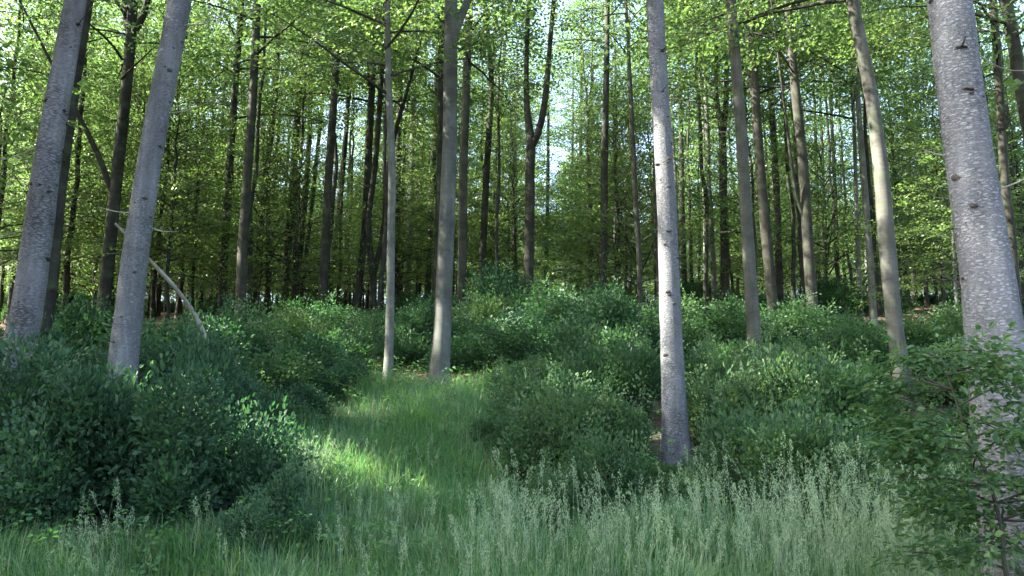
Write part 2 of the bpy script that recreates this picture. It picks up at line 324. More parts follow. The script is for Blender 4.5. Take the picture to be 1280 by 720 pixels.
def trunk_mesh(pix, Y, H, rng, mat, n, spruce, forks):
    base, pts, rr = trunk_path(pix, Y, H, rng)
    k = 90 if n >= 16 else 46
    c = curve(np.hstack([pts, rr[:, None]]), k); p, r = c[:, :3], c[:, 3]
    p[3:, :2] += np.cumsum(rng.normal(0, .006, (k - 3, 2)), 0) * .6
    hz = p[:, 2]; fl = np.exp(-np.clip(hz, 0, None) / .24); r = r * (1 + .30 * fl)
    mb = MB(); tube(mb, p, r, n, 0, .022 if spruce else .03, rng, fl * .18)
    for f in forks:
        q = []; w = []
        for px, py, ww in f:
            a, t = at(px, py, Y); q.append(a - base); w.append(ww * t / F / 2)
        q = np.array(q); d = unit(q[-1] - q[-2]); d[2] = max(d[2], .5)
        for s in range(3): q = np.vstack([q, q[-1] + unit(d) * 1.8]); w.append(w[-1] * .7)
        q[1:, 1] += np.linspace(.1, 1.2, len(q) - 1) * rng.choice([-1, 1])
        cc = curve(np.hstack([q, np.array(w)[:, None]]), 22); tube(mb, cc[:, :3], cc[:, 3], 10, 0, .03, rng)
    if spruce:                               # knots: low dark bosses where branches were shed, in loose whorls
        hz = 1.2; 
        while hz < 11:
            for _ in range(rng.integers(2, 7)):
                h = hz + rng.normal(0, .10); i = min(np.searchsorted(p[:, 2], h), k - 1); a = rng.uniform(0, 6.28)
                rad = r[i]; nrm = np.array([math.cos(a), math.sin(a), .15]); s = .011 + .026 * rng.uniform(0, 1) ** 1.6
                o = np.array([p[i, 0], p[i, 1], h]) + np.array([nrm[0], nrm[1], 0]) * (rad * .97)
                ln = rng.uniform(.3, .9) * s; kb = MB()
                tube(kb, [o - nrm * .01, o + nrm * ln * .5, o + nrm * ln, o + nrm * ln * 1.02], [s * 1.3, s, s * .55, .001], 9, 1, .3, rng)
                kv, kq, km = kb.arrays(); kv[:, 2] = o[2] + (kv[:, 2] - o[2]) * rng.uniform(.45, .8); mb.add(kv, kq, 1)
                if rng.random() < .3:
                    e = o + (nrm + [0, 0, rng.normal(0, .3)]) * rng.uniform(.05, .22); tube(mb, [o, (o + e) / 2 + rng.normal(0, .006, 3), e], [s * .3, s * .22, .002], 5, 1)
            hz += rng.uniform(.3, .75)
    return base, mb.mesh('trunk', [mat, BARK_KNOT]), p, r
def dead_branch(parent, o, tip, r0, rng, twigs=2):
    mb = MB(); o = np.array(o); tip = np.array(tip); L = np.linalg.norm(tip - o); m = (o + tip) / 2 + np.array([0, 0, -.06 * L]) + rng.normal(0, .03 * L, 3)
    c = curve([o, m, tip], 9); tube(mb, c, np.linspace(r0, .003, 9), 6, 0, .08, rng)
    for _ in range(twigs):
        i = rng.integers(3, 8); d = unit(tip - o) * .6 + rng.normal(0, .5, 3); tube(mb, [c[i], c[i] + d * L * .14, c[i] + d * L * .3], [r0 * .35, r0 * .25, .002], 4)
    return child('dead_branch', mb.mesh('dead_branch', [DEADWOOD]), parent)
TREES = []
def tree(name, Y, pix, label, group=None, H=21, crown='high', bark=None, n=10, forks=(), seed=None, csc=1.0, dead=()):
    rng = np.random.default_rng(seed if seed is not None else int(abs(pix[0][0]) * 7 + Y * 13))
    sp = name.startswith('spruce')
    base, me, p, r = trunk_mesh(pix, Y, H, rng, bark or (BARK_SPRUCE if sp else BARK_BEECH), n, sp, forks)
    o = root_at(name, base, label, 'tree', group); child('trunk', me, o)
    src = dict(high=CROWN_HIGH, mid=CROWN_MID, low=CROWN_LOW, slim=CROWN_SLIM, spruce=CROWN_SPRUCE)[crown]; cm = src[rng.integers(len(src))]
    hc = H * .75; i = min(np.searchsorted(p[:, 2], hc), len(p) - 1); d = Vector(p[i]); rot = d.to_track_quat('Z', 'Y').to_matrix() @ Matrix.Rotation(rng.uniform(0, 6.28), 3, 'Z')
    full = 27 if sp else dict(high=21, mid=18, low=13, slim=18)[crown]
    child('crown', cm, o, (0, 0, 0), rot.to_euler(), H / full * csc)
    for (h, az, el, L, r0) in dead:
        i = min(np.searchsorted(p[:, 2], h), len(p) - 1); a = R(az); e = R(el); dv = np.array([math.cos(a) * math.cos(e), math.sin(a) * math.cos(e), math.sin(e)])
        q = np.array([p[i, 0], p[i, 1], h]) + np.array([dv[0], dv[1], 0]) * r[i] * .8
        dead_branch(o, q, q + dv * L, r0, rng)
    TREES.append((base[0], base[1])); return o
G_FAR = 'slender trees deep in the wood'; L_FAR = 'slim dark trunk deep in the wood, well behind the big front trunks'
# --- big spruces in front
tree('spruce_tree', 12.0, [(16, 450, 40), (31, 400, 37), (56, 220, 32), (95, 0, 25)], 'big spruce with coarse flaky grey bark leaning in at the far left edge', H=25, crown='spruce', n=24, bark=BARK_FLAKY,
     dead=((5.9, 150, 25, .5, .012), (5.2, 160, 30, .4, .012), (4.4, 190, -20, .9, .012), (3.2, 185, -8, .8, .01)))
tree('spruce_tree', 16.6, [(50, 420, 24), (57, 380, 22), (74, 220, 20), (98, 60, 18)], 'greenish brown spruce half hidden right behind the flaky leaning spruce', H=24, crown='spruce', n=16, bark=BARK_BEECH)
tree('spruce_tree', 11.5, [(152, 470, 37), (158, 400, 34), (181, 220, 29), (221, 0, 28)], 'stout grey spruce rising out of the dark bush beside the pale leaning pole', H=25, crown='spruce', n=24,
     dead=((6.2, -15, 12, .8, .014), (4.9, -20, 5, .7, .012), (3.5, 180, 10, .5, .011), (3.3, -5, -10, .4, .012), (2.0, 160, 5, .3, .01)))
tree('spruce_tree', 11.9, [(848, 610, 36), (845, 560, 34), (838, 380, 27), (832, 220, 23), (820, 0, 21)], 'straight pale spruce with dark knots standing right of the grassy clearing', H=25, crown='spruce', n=24)
tree('spruce_tree', 6.6, [(1262, 560, 86), (1240, 380, 64), (1218, 220, 56), (1190, 0, 51)], 'thickest spruce, with pale grey bark and a scar, at the right edge', H=25, crown='spruce', n=32,
     dead=((3.7, 170, 20, .22, .011), (3.4, -10, 25, .5, .008), (4.6, 10, -5, .9, .007)))
# --- smooth grey beeches in front
tree('beech_tree', 17.5, [(547, 485, 26), (553, 400, 22), (560, 220, 19), (562, 0, 16)], 'tall smooth beech, thickest in the middle, standing at the top of the clearing', n=20, bark=BARK_PALE, forks=[[(566, 50, 12), (573, 24, 11), (588, -20, 9)]], H=23)
tree('beech_tree', 17.8, [(485, 480, 11), (488, 380, 10.5), (490, 220, 9.5), (486, 100, 8), (484, 0, 7)], 'pole thin pale young beech rooted at the upper left corner of the clearing', n=12, bark=BARK_PALE, H=18)
tree('beech_tree', 19, [(944, 450, 19), (941, 400, 17), (934, 300, 16), (926, 180, 14), (912, 0, 13)], 'smooth grey green beech next to the straight knotty spruce, on its right', n=16, bark=BARK_GREY, H=23)
tree('beech_tree', 16, [(1137, 520, 24), (1118, 400, 20), (1105, 260, 19), (1090, 130, 17), (1065, 0, 15)], 'smooth beech with a bright sunlit patch, leaning left before the thickest spruce', n=20, bark=BARK_GREY, H=23)
# --- middle distance
tree('beech_tree', 24, [(128, 385, 15), (139, 290, 15), (148, 200, 14), (162, 66, 13), (165, 30, 12)], 'dark beech whose top forks into three, between the two big left spruces', n=12, forks=[[(163, 50, 9), (156, 25, 7), (148, -10, 6)], [(164, 45, 10), (180, 24, 8), (195, -5, 7)], [(140, 240, 8), (120, 185, 7), (95, 130, 5)]])
tree('beech_tree', 24, [(300, 442, 13), (302, 330, 13), (306, 260, 12), (313, 160, 11), (322, 0, 9)], 'straight brownish beech standing just past the foot of the pale leaning pole', n=12)
tree('beech_tree', 29, [(276, 400, 10), (281, 300, 10), (286, 220, 9), (294, 100, 8)], 'narrow brown beech close to the left of the beech past the pale leaning pole', n=10)
tree('beech_tree', 27, [(399, 425, 9), (405, 330, 11), (411, 220, 10), (420, 90, 9)], 'dark beech with a sunlit foot, standing before the low gap of sky', n=12, crown='slim')
tree('beech_tree', 33, [(355, 395, 10), (360, 310, 9.5), (367, 220, 9), (378, 60, 7)], 'dark upright beech, the widest trunk left of the low gap of sky', n=10, crown='slim')
tree('beech_tree', 31, [(445, 385, 9.5), (455, 300, 9), (460, 220, 9), (467, 80, 8)], 'grey brown beech immediately left of the Y forked dark beech', n=10)
tree('beech_tree', 30, [(466, 390, 10), (466, 340, 9), (461, 280, 7), (470, 200, 7), (478, 90, 6)], 'dark beech forking low down into a narrow Y behind the pole thin beech', n=10, forks=[[(466, 345, 8), (476, 310, 7), (484, 260, 7), (492, 190, 6), (515, 110, 4)]])
tree('beech_tree', 28, [(543, 405, 10), (551, 220, 9.5), (552, 70, 8)], 'dark beech pressed close behind the left side of the thickest middle beech', n=10)
tree('beech_tree', 25, [(577, 415, 12.5), (579, 220, 11), (587, 0, 9)], 'straight grey beech just right of the thickest middle beech', n=12)
tree('beech_tree', 32, [(600, 380, 9), (608, 220, 8.5), (614, 100, 7), (606, 0, 6)], 'wavy grey beech between the straight grey beech and the lyre forked beech', n=10, crown='slim')
tree('beech_tree', 27, [(660, 380, 14), (662, 280, 12), (663, 200, 12), (664, 178, 12), (658, 120, 7), (659, 40, 6), (661, 0, 5)], 'dark beech forked like a lyre against the bright sky at middle top', n=12, forks=[[(664, 185, 10), (675, 160, 9), (682, 120, 8), (687, 60, 6), (692, 0, 6)]], H=22, crown='slim')
tree('beech_tree', 29, [(752, 385, 11.5), (755, 280, 9.5), (756, 190, 9), (758, 80, 7)], 'straight dark beech midway between the lyre forked beech and the knotty spruce', n=10, crown='slim')
tree('beech_tree', 26, [(800, 418, 6), (799, 330, 6.5), (793, 220, 6.5), (787, 110, 5.5), (783, 40, 4)], 'thin crooked beech bending left beside the straight knotty spruce', n=10, H=16, crown='slim')
tree('beech_tree', 32, [(906, 390, 11), (905, 250, 10), (903, 160, 9), (896, 120, 6), (895, 10, 5)], 'dark beech with a high narrow fork, hidden partly by the grey green beech', n=10, forks=[[(903, 170, 8), (908, 130, 7), (911, 40, 5)]])
tree('beech_tree', 36, [(893, 385, 7), (889, 280, 7), (886, 220, 6), (880, 60, 5)], 'thin speckled beech with light and dark bark left of the high narrow fork', n=8, bark=BARK_PALE)
tree('beech_tree', 25, [(969, 415, 14), (955, 270, 13), (948, 180, 12), (935, 0, 11)], 'dark leaning beech just right of the smooth grey green beech', n=12)
tree('beech_tree', 33, [(975, 395, 8.5), (970, 220, 8), (962, 100, 7), (958, 30, 5)], 'thin dark beech in the gap between two thicker dark leaning beeches', n=10)
tree('beech_tree', 24, [(1017, 410, 14.5), (1008, 280, 13), (1003, 200, 12.5), (988, 60, 11), (985, 0, 10)], 'dark beech leaning left, the right hand one of the thick dark trio', n=12, forks=[[(1004, 270, 5), (994, 245, 4), (984, 200, 4), (972, 130, 3)]])
tree('beech_tree', 27, [(1094, 435, 8.5), (1088, 330, 8), (1080, 220, 8), (1073, 120, 6)], 'thin light grey beech directly left of the sun patched leaning beech', n=10, bark=BARK_PALE)
tree('beech_tree', 31, [(1077, 410, 6), (1072, 300, 6), (1069, 200, 5)], 'thinner mottled beech left of the thin light grey beech', n=8, bark=BARK_PALE)
tree('beech_tree', 22, [(1275, 430, 12.5), (1262, 280, 11), (1255, 220, 10.5), (1247, 100, 10), (1240, 0, 8)], 'brown mottled beech behind the right side of the thickest spruce', n=12, H=19)
tree('beech_tree', 20, [(1330, 470, 19), (1295, 220, 17), (1277, 110, 16), (1257, 0, 14)], 'leaning beech showing only its brown upper trunk in the top right corner', n=12)
tree('beech_tree', 24, [(1201, 425, 4.5), (1196, 380, 4.5), (1191, 270, 3.5), (1188, 200, 3)], 'very thin sunlit pale stem right against the left of the thickest spruce', n=8, bark=BARK_PALE, H=11, crown='low', csc=.7)
# --- slender ones further in, told apart by nothing but their place
for (Y, pix, pale) in [
    (33, [(11, 400, 8), (20, 320, 8), (32, 240, 7)], 0), (38, [(2, 370, 5), (10, 300, 5)], 0), (36, [(70, 395, 9), (82, 280, 8)], 0), (35, [(86, 385, 8), (106, 220, 8), (112, 120, 6)], 0),
    (42, [(112, 370, 5), (121, 220, 5)], 0), (42, [(234, 390, 5), (243, 220, 5)], 0), (40, [(262, 380, 6.5), (270, 290, 6)], 0), (38, [(317, 390, 7.5), (328, 270, 7), (338, 150, 5)], 0),
    (45, [(332, 385, 4.5), (343, 250, 4)], 0), (46, [(346, 375, 4.5), (357, 240, 4)], 0), (38, [(369, 385, 7.5), (384, 220, 7), (390, 100, 5)], 0), (41, [(376, 375, 5.5), (393, 220, 5)], 0),
    (39, [(412, 365, 7), (427, 220, 7), (436, 120, 5)], 0), (36, [(495, 390, 9.5), (496, 260, 9), (500, 100, 7)], 0), (38, [(508, 375, 8.5), (515, 220, 8)], 1), (46, [(524, 365, 5), (528, 220, 5)], 0),
    (37, [(533, 390, 8), (541, 220, 7), (545, 110, 6)], 0), (44, [(614, 372, 4.5), (618, 220, 4), (625, 140, 4)], 0), (47, [(619, 370, 4.5), (620, 260, 4)], 1), (50, [(682, 355, 5.5), (684, 270, 5)], 0),
    (50, [(713, 372, 4.5), (714, 290, 4)], 1), (48, [(724, 355, 5.5), (725, 260, 5)], 0), (46, [(787, 358, 6), (788, 220, 5)], 1), (44, [(849, 370, 4.5), (845, 240, 4)], 1), (42, [(883, 360, 5.5), (880, 220, 5)], 1),
    (48, [(1024, 372, 6), (1022, 280, 5)], 0), (50, [(1033, 372, 5.5), (1031, 280, 5)], 0), (42, [(1086, 400, 4.5), (1082, 300, 4)], 1), (42, [(1143, 385, 7), (1138, 250, 6)], 0), (44, [(1158, 380, 5), (1152, 240, 5)], 0),
    (46, [(738, 360, 5), (739, 250, 4.5)], 0), (47, [(773, 360, 5.5), (772, 250, 5)], 0), (43, [(856, 375, 8), (853, 260, 7)], 0), (42, [(1048, 380, 6), (1044, 240, 5)], 0), (40, [(196, 400, 7), (205, 250, 6)], 0), (41, [(222, 395, 6), (229, 250, 5.5)], 0)]:
    tree('slender_tree', Y, pix, L_FAR, G_FAR, H=17 + (Y * 7 % 5), crown='slim', n=8, bark=BARK_PALE if pale else None)

# --- the wood behind: a few whole trees, then copies of them
rng = np.random.default_rng(77)
def proto_tree(name, H, r0, crown_me, full, label, group, bark):
    mb = MB(); k = 24; hz = np.linspace(-.2, H * .97, k); xy = np.cumsum(rng.normal(0, .035, (k, 2)), 0); xy -= xy[0]
    tube(mb, np.hstack([xy, hz[:, None]]), r0 * np.clip(1 - hz / H, .06, 1) ** .7 * (1 + .3 * np.exp(-np.clip(hz, 0, None) / .3)), 8, 0, .03, rng)
    o = root_at(name, (0, 0, 0), label, 'tree', group); child('trunk', mb.mesh('trunk', [bark]), o); child('crown', crown_me, o, sc=H / full); return o
def dup(o, loc, rz, sc):
    c = o.copy(); COL.objects.link(c); c.location = loc; c.rotation_euler = (0, 0, rz); c.scale = (sc, sc, sc)
    for ch in o.children: d = ch.copy(); COL.objects.link(d); d.parent = c
    return c
def plant_all(protos, spots, tilt=.0):
    used = set()
    for (x, y) in spots:
        k = int(rng.integers(len(protos))); o = protos[k]; loc = (x, y, float(ground(x, y))); rz = rng.uniform(0, 6.28); sc = rng.uniform(.8, 1.2)
        if k in used: dup(o, loc, rz, sc)
        else: o.location = loc; o.rotation_euler = (0, 0, rz); used.add(k)
    for k, o in enumerate(protos):
        if k not in used:
            for ch in list(o.children): bpy.data.objects.remove(ch)
            bpy.data.objects.remove(o)
def spots(n, y0, y1, sep, margin=1.0, avoid=(), thin=.6):
    out = []; t = 0; occ = list(TREES)
    while len(out) < n and t < 20000:
        t += 1; y = rng.uniform(y0, y1); x = rng.uniform(-1, 1) * (.60 * y + margin)
        if any((x - a) ** 2 + (y - b) ** 2 < sep * sep for a, b in occ): continue
        px = 640 + F * x / y
        if any(a < px < b and c < y < d for a, b, c, d in avoid): continue
        if px > 560 and rng.uniform() < thin: continue
        out.append((x, y)); occ.append((x, y)); TREES.append((x, y))
    return out
GAP = [(385, 430, 40, 999), (655, 715, 25, 60), (300, 1400, 60, 92)]
P1 = [proto_tree('background_tree', 17, .15, CROWN_MID[k], 18, 'distant tree with a full crown near the hilltop, in the hazy rows at the back', 'distant trees along the hilltop', BARK_BEECH) for k in range(3)]
plant_all(P1, spots(24, 46, 92, 2.6, 2, GAP))
P2 = [proto_tree('low_crowned_tree', 12, .10, CROWN_LOW[k], 13, 'low leafy tree in the far sunlit rows, with branches almost to the ground', 'low leafy trees at the back', BARK_BEECH) for k in range(4)]
plant_all(P2, spots(66, 42, 94, 2.1, 2, GAP, .4))
P4 = [proto_tree('understory_beech', 9.5, .075, CROWN_LOW[k], 13, 'thin understory beech with loose layers of leaves among the dark trunks', 'understory beeches among the trunks', BARK_BEECH) for k in range(4)]
plant_all(P4, spots(30, 27, 44, 2.6, 1, GAP))
P5 = [proto_tree('pole_stage_tree', 15, .085, CROWN_SLIM[k], 18, 'thin straight pole stage tree with a small high crown, lost among the far trunks', 'pole stage trees among the far trunks', BARK_BEECH) for k in range(4)]
plant_all(P5, spots(84, 25, 50, 1.1, 0, GAP, 0.25))
P6 = [proto_tree('shaded_understory_tree', 9, .07, CROWN_LOW[k], 13, 'leafy understory tree in the deep shade behind the two left spruces', 'understory trees behind the two left spruces', BARK_BEECH) for k in range(3)]
rng2 = np.random.default_rng(12); plant_all(P6, [(gx(a, y), y) for a, y in ((-20, 25), (60, 27), (110, 30), (200, 26), (235, 31), (265, 36), (180, 37), (20, 33), (90, 39), (320, 40))])
P3 = [proto_tree('young_beech', 6, .035, CROWN_YOUNG[k], 6, 'young beech sapling with layered leaves under the taller trees', 'beech saplings under the tall trees', BARK_BEECH) for k in range(3)]
plant_all(P3, spots(84, 27, 60, 1.4, 2, (), .35) + spots(80, 60, 92, 1.7, 1, (), 0))

# ------------------------------------------------------------------ shrubs
def bush_mesh(seed, Rr, H, n, leaf, mat, shape=LEAF6, length=.34, lumps=10):
    rng = np.random.default_rng(seed); mb = MB()
    protos = [spray(rng, length, leaf, shape, 3, .9 * leaf, .45) for _ in range(6)]
    lc = rng.normal(0, 1, (lumps, 3)); lc[:, 2] = np.abs(lc[:, 2]) * .8; lc = unit(lc) * rng.uniform(.3, .8, (lumps, 1)); lr = rng.uniform(.18, .5, lumps)
    P = []; D = []
    for k in range(n):
        j = rng.integers(lumps); d = unit(rng.normal(0, 1, 3)); q = lc[j] + d * lr[j] * rng.uniform(.35, 1) ** .5
        if q[2] < .03: q[2] = rng.uniform(.03, .25)
        P.append(q * [Rr, Rr, H]); D.append(d * .7 + [0, 0, .45] + unit(q) * .5 + rng.normal(0, .3, 3))
    P = np.array(P); P[:, 2] *= .98; D = np.array(D); out = unit(P / [Rr, Rr, H])
    Z = np.array([0, 0, .8]) + out * .5 + rng.normal(0, .35, P.shape)
    scatter(mb, rng, protos, P - unit(D) * length * .5, D, Z, rng.uniform(.7, 1.3, n), 0)
    for k in range(34):                      # long shoots that stand out of the outline
        q = P[rng.integers(n)]; o_ = unit(q / [Rr, Rr, H]); d = unit(o_ * .7 + np.array([0, 0, .55]) + rng.normal(0, .35, 3)); L = rng.uniform(.18, .42); e = q + d * L
        tube(mb, [q - d * .2, q + d * L * .5, e], [.006, .004, .002], 3, 1); f = rng.uniform(.1, 1, 5)
        scatter(mb, rng, protos, q + d * L * f[:, None], d + rng.normal(0, .55, (5, 3)), np.array([0, 0, 1.0]) + rng.normal(0, .4, (5, 3)), rng.uniform(.5, .9, 5), 0)
    for k in range(26):
        q = P[rng.integers(n)]; b = np.array([*rng.normal(0, .12 * Rr, 2), -.05]); m = b * .4 + q * .6 + [0, 0, .12 * H]
        tube(mb, curve([b, m, q], 7), np.linspace(.014, .004, 7), 4, 1)
    return mb.mesh('foliage', [mat, BARK_BEECH], (1,))
BUSH_DARK = [bush_mesh(600 + k, 1, 1, 1600, .052, LEAF_DARK, length=.26) for k in range(4)]
BUSH_MED = [bush_mesh(620 + k, 1, 1, 1500, .054, LEAF_SHRUB, length=.26) for k in range(4)]
BUSH_FAR = [bush_mesh(640 + k, 1, 1, 900, .058, LEAF_SHRUB, LEAF4, .34) for k in range(4)]
BUSH_FARD = [bush_mesh(660 + k, 1, 1, 900, .056, LEAF_DARK, LEAF4, .34) for k in range(3)]
rb = np.random.default_rng(5)
def bush(px, Y, H, Rr, src, label, group=None, name='shrub'):
    x = gx(px, Y); o = bpy.data.objects.new(name, src[rb.integers(len(src))]); COL.objects.link(o)
    o.location = (x, Y, float(ground(x, Y)) - .05); o.rotation_euler = (rb.normal(0, .05), rb.normal(0, .05), rb.uniform(0, 6.28)); o.scale = (Rr, Rr * rb.uniform(.8, 1.2), H * rb.uniform(.92, 1.08))
    tag(o, label, 'shrub', group); return o
GL = 'dark shrubs of the thicket under the two left spruces'
LL = 'dark shrub of the dense thicket at the feet of the two left spruces'
bush(140, 9.9, 1.75, 1.35, BUSH_DARK, LL, GL); bush(255, 9.7, 1.45, 1.15, BUSH_DARK, LL, GL); bush(40, 10.1, 1.65, 1.25, BUSH_DARK, LL, GL)
bush(180, 12.4, 1.55, 1.25, BUSH_DARK, LL, GL); bush(80, 13.0, 1.9, 1.5, BUSH_DARK, LL, GL); bush(262, 12.4, 1.5, .95, BUSH_DARK, LL, GL); bush(-40, 12.2, 1.9, 1.5, BUSH_DARK, LL, GL)
bush(-60, 9.9, 1.6, 1.3, BUSH_DARK, LL, GL); bush(272, 12.3, 1.8, .85, BUSH_DARK, LL, GL); bush(235, 14.9, 1.6, 1.4, BUSH_DARK, LL, GL)
bush(345, 9.1, .8, .5, BUSH_DARK, 'small round dark shrub at the left edge of the grassy clearing')
GR = 'mid green shrubs right of the clearing'; LR = 'mid green shrub of the thicket around and right of the straight knotty spruce'
for a in [(690, 9.6, .8, .5), (745, 10.0, 1.0, .58), (712, 11.2, 1.15, .8), (775, 11.6, .95, .5), (935, 10.3, 1.2, .8), (1015, 9.9, 1.4, 1.0), (1078, 10.2, 1.0, .8), (940, 11.9, 1.55, .95), (1012, 12, 1.7, .95), (843, 10.9, .32, .6), (812, 10.7, .4, .6), (875, 10.9, .4, .6), (840, 10.1, .5, .7), (640, 12.5, .5, .6), (655, 17, .7, .8), (1130, 12.2, .55, .8), (700, 13.2, 1.15, 1.0), (770, 14.2, 1.3, .9),
          (905, 14.2, 1.2, .7), (985, 14.2, 1.45, 1.2), (1030, 14.6, 1.1, .95), (1210, 13.6, .65, .9), (1290, 12.5, 1.1, 1.1), (760, 16.2, 1.4, 1.2), (880, 17, 1.2, 1.2), (960, 17.4, .9, 1.2), (1040, 17.6, 1.5, 1.3), (1210, 16.5, 1.3, 1.4), (680, 15.4, .9, .9), (1150, 9.5, .8, .7), (1225, 8.2, .9, .65), (1290, 7.8, 1.25, .75), (1185, 10.6, .8, .8)]:
    bush(*a, BUSH_MED, LR, GR)
GM = 'undergrowth shrubs across the slope behind the clearing'; LM = 'shrub of the shadowy undergrowth on the slope behind the clearing'
for a in [(330, 16.5, 1.3, 1.3), (390, 17.5, 1.2, 1.2), (430, 19.5, 1.4, 1.3), (360, 20.5, 1.7, 1.5), (300, 19, 1.5, 1.4), (620, 19.6, 1.3, 1.4), (690, 20, 1.6, 1.5), (600, 22.5, 1.4, 1.5), (560, 24.5, 1.6, 1.5), (500, 23, 1.5, 1.4), (450, 23, 1.6, 1.5),
          (660, 23, 1.9, 1.7), (720, 22.5, 2.0, 1.7), (770, 20.5, 1.5, 1.4), (400, 24, 1.6, 1.5), (330, 25, 1.6, 1.6), (240, 18, 1.6, 1.5), (180, 17, 1.5, 1.5), (110, 18, 1.6, 1.6), (40, 17, 1.7, 1.6)]:
    bush(a[0], a[1], a[2] * rb.uniform(.6, 1.0), a[3], BUSH_FARD if rb.random() < .6 else BUSH_FAR, LM, GM)
for a in [(840, 22, 1.6, 1.6), (900, 21, 1.6, 1.5), (960, 23, 1.7, 1.6), (1020, 21.5, 1.6, 1.5), (1080, 21, 1.6, 1.5), (1150, 21, 1.7, 1.6), (1210, 21.5, 1.7, 1.6), (1270, 20, 1.7, 1.6)]:
    bush(a[0], a[1], a[2] * .72, a[3], BUSH_FAR, LM, GM)
for a in [(385, 14.6, .8, .8), (345, 13.6, .9, .7), (425, 16.8, .85, .8)]: bush(*a, BUSH_DARK, LM, GM)
for a in [(690, 23.5, 1.75, 1.7), (745, 24.2, 1.6, 1.5), (635, 24.5, 1.8, 1.5), (580, 21.5, 1.2, 1.2), (520, 21, 1.3, 1.1)]: bush(*a, BUSH_FARD, LM, GM)
bush(1300, 6.4, .85, .45, BUSH_MED, 'low mid green shrub tucked against the foot of the thickest spruce')
GB = 'low shrubs far back between the trunks'; LB = 'low shrub far back on the forest floor between the slender trunks'
for k in range(60):
    Y = rb.uniform(26, 60); bush(rb.uniform(-10, 1290), Y, rb.uniform(.5, 1.0) + .9 * rb.uniform(0, 1) ** 3, rb.uniform(1.1, 2.0), BUSH_FAR if rb.random() < .65 else BUSH_FARD, LB, GB)

# the beech sapling in front of the thickest spruce
def sapling():
    rng = np.random.default_rng(9); mb = MB(); tr = MB(); Y = 5.6
    base = np.array([gx(1262, Y), Y, float(ground(gx(1262, Y), Y))])
    P = [at(px, py, Y)[0] - base for px, py in ((1258, 720), (1252, 660), (1232, 590), (1205, 530), (1185, 470), (1170, 430))]
    pts = np.vstack([[0, 0, -.1], P]); c = curve(pts, 24); tube(tr, c, np.linspace(.022, .004, 24), 8, 0, .04, rng)
    protos = [spray(rng, .34, .062, LEAF6, 3, .062, .3) for _ in range(6)]
    SP = []; SX = []
    for k in range(52):
        i = int(rng.integers(5, 23)); o = c[i]; az = k * 2.4 + rng.normal(0, .4); L = rng.uniform(.35, .85) * (1.25 - i / 30)
        d = np.array([math.cos(az), math.sin(az) * .8, rng.normal(.12, .15)]); e = o + d * L + [0, 0, -.08 * L]
        tube(mb, [o, (o + e) / 2 + [0, 0, .03], e], [.008, .005, .002], 4, 1)
        for f in np.arange(.2, 1.01, .075):
            an = rng.choice([-1, 1]) * R(rng.uniform(10, 55)); SP.append(o + (e - o) * f); SX.append([d[0] * math.cos(an) - d[1] * math.sin(an), d[0] * math.sin(an) + d[1] * math.cos(an), rng.normal(-.05, .12)])
    SP = np.array(SP); SX = np.array(SX)
    scatter(mb, rng, protos, SP, SX, np.array([0, -.2, 1.0]) + rng.normal(0, .4, SP.shape), rng.uniform(.7, 1.15, len(SP)), 0)
    o = root_at('beech_sapling', base, 'crooked beech sapling with broad rust tinged leaves in front of the thickest spruce', 'sapling')
    child('trunk', tr.mesh('trunk', [BARK_BEECH]), o); child('foliage', mb.mesh('foliage', [LEAF_SAP, BARK_BEECH], (1,)), o)
sapling()

# the pale dead pole leaning against the stout left spruce
def pole():
    rng = np.random.default_rng(3); Y = 13.2
    p = [at(px, py, Y)[0] for px, py in ((277, 475), (270, 440), (258, 400), (238, 366), (212, 334), (187, 303))]
    p = np.array(p); p[:, 1] += np.linspace(0, -1.2, len(p)); p0 = p[0].copy(); mb = MB()
    g0 = float(ground(p0[0], p0[1])); p = np.vstack([[p0[0] + .25, p0[1], g0 - .05], p])
    c = curve(p, 30); r = np.interp(np.linspace(0, 1, 30), [0, .3, .8, 1], [.044, .036, .028, .018])
    tube(mb, c - p[0], r, 10, 0, .07, rng)
    o = bpy.data.objects.new('dead_pole', mb.mesh('dead_pole', [DEADWOOD])); COL.objects.link(o); o.location = p[0]
    tag(o, 'bare pale dead pole leaning on the stout left spruce, bent near its foot', 'dead tree')
pole()

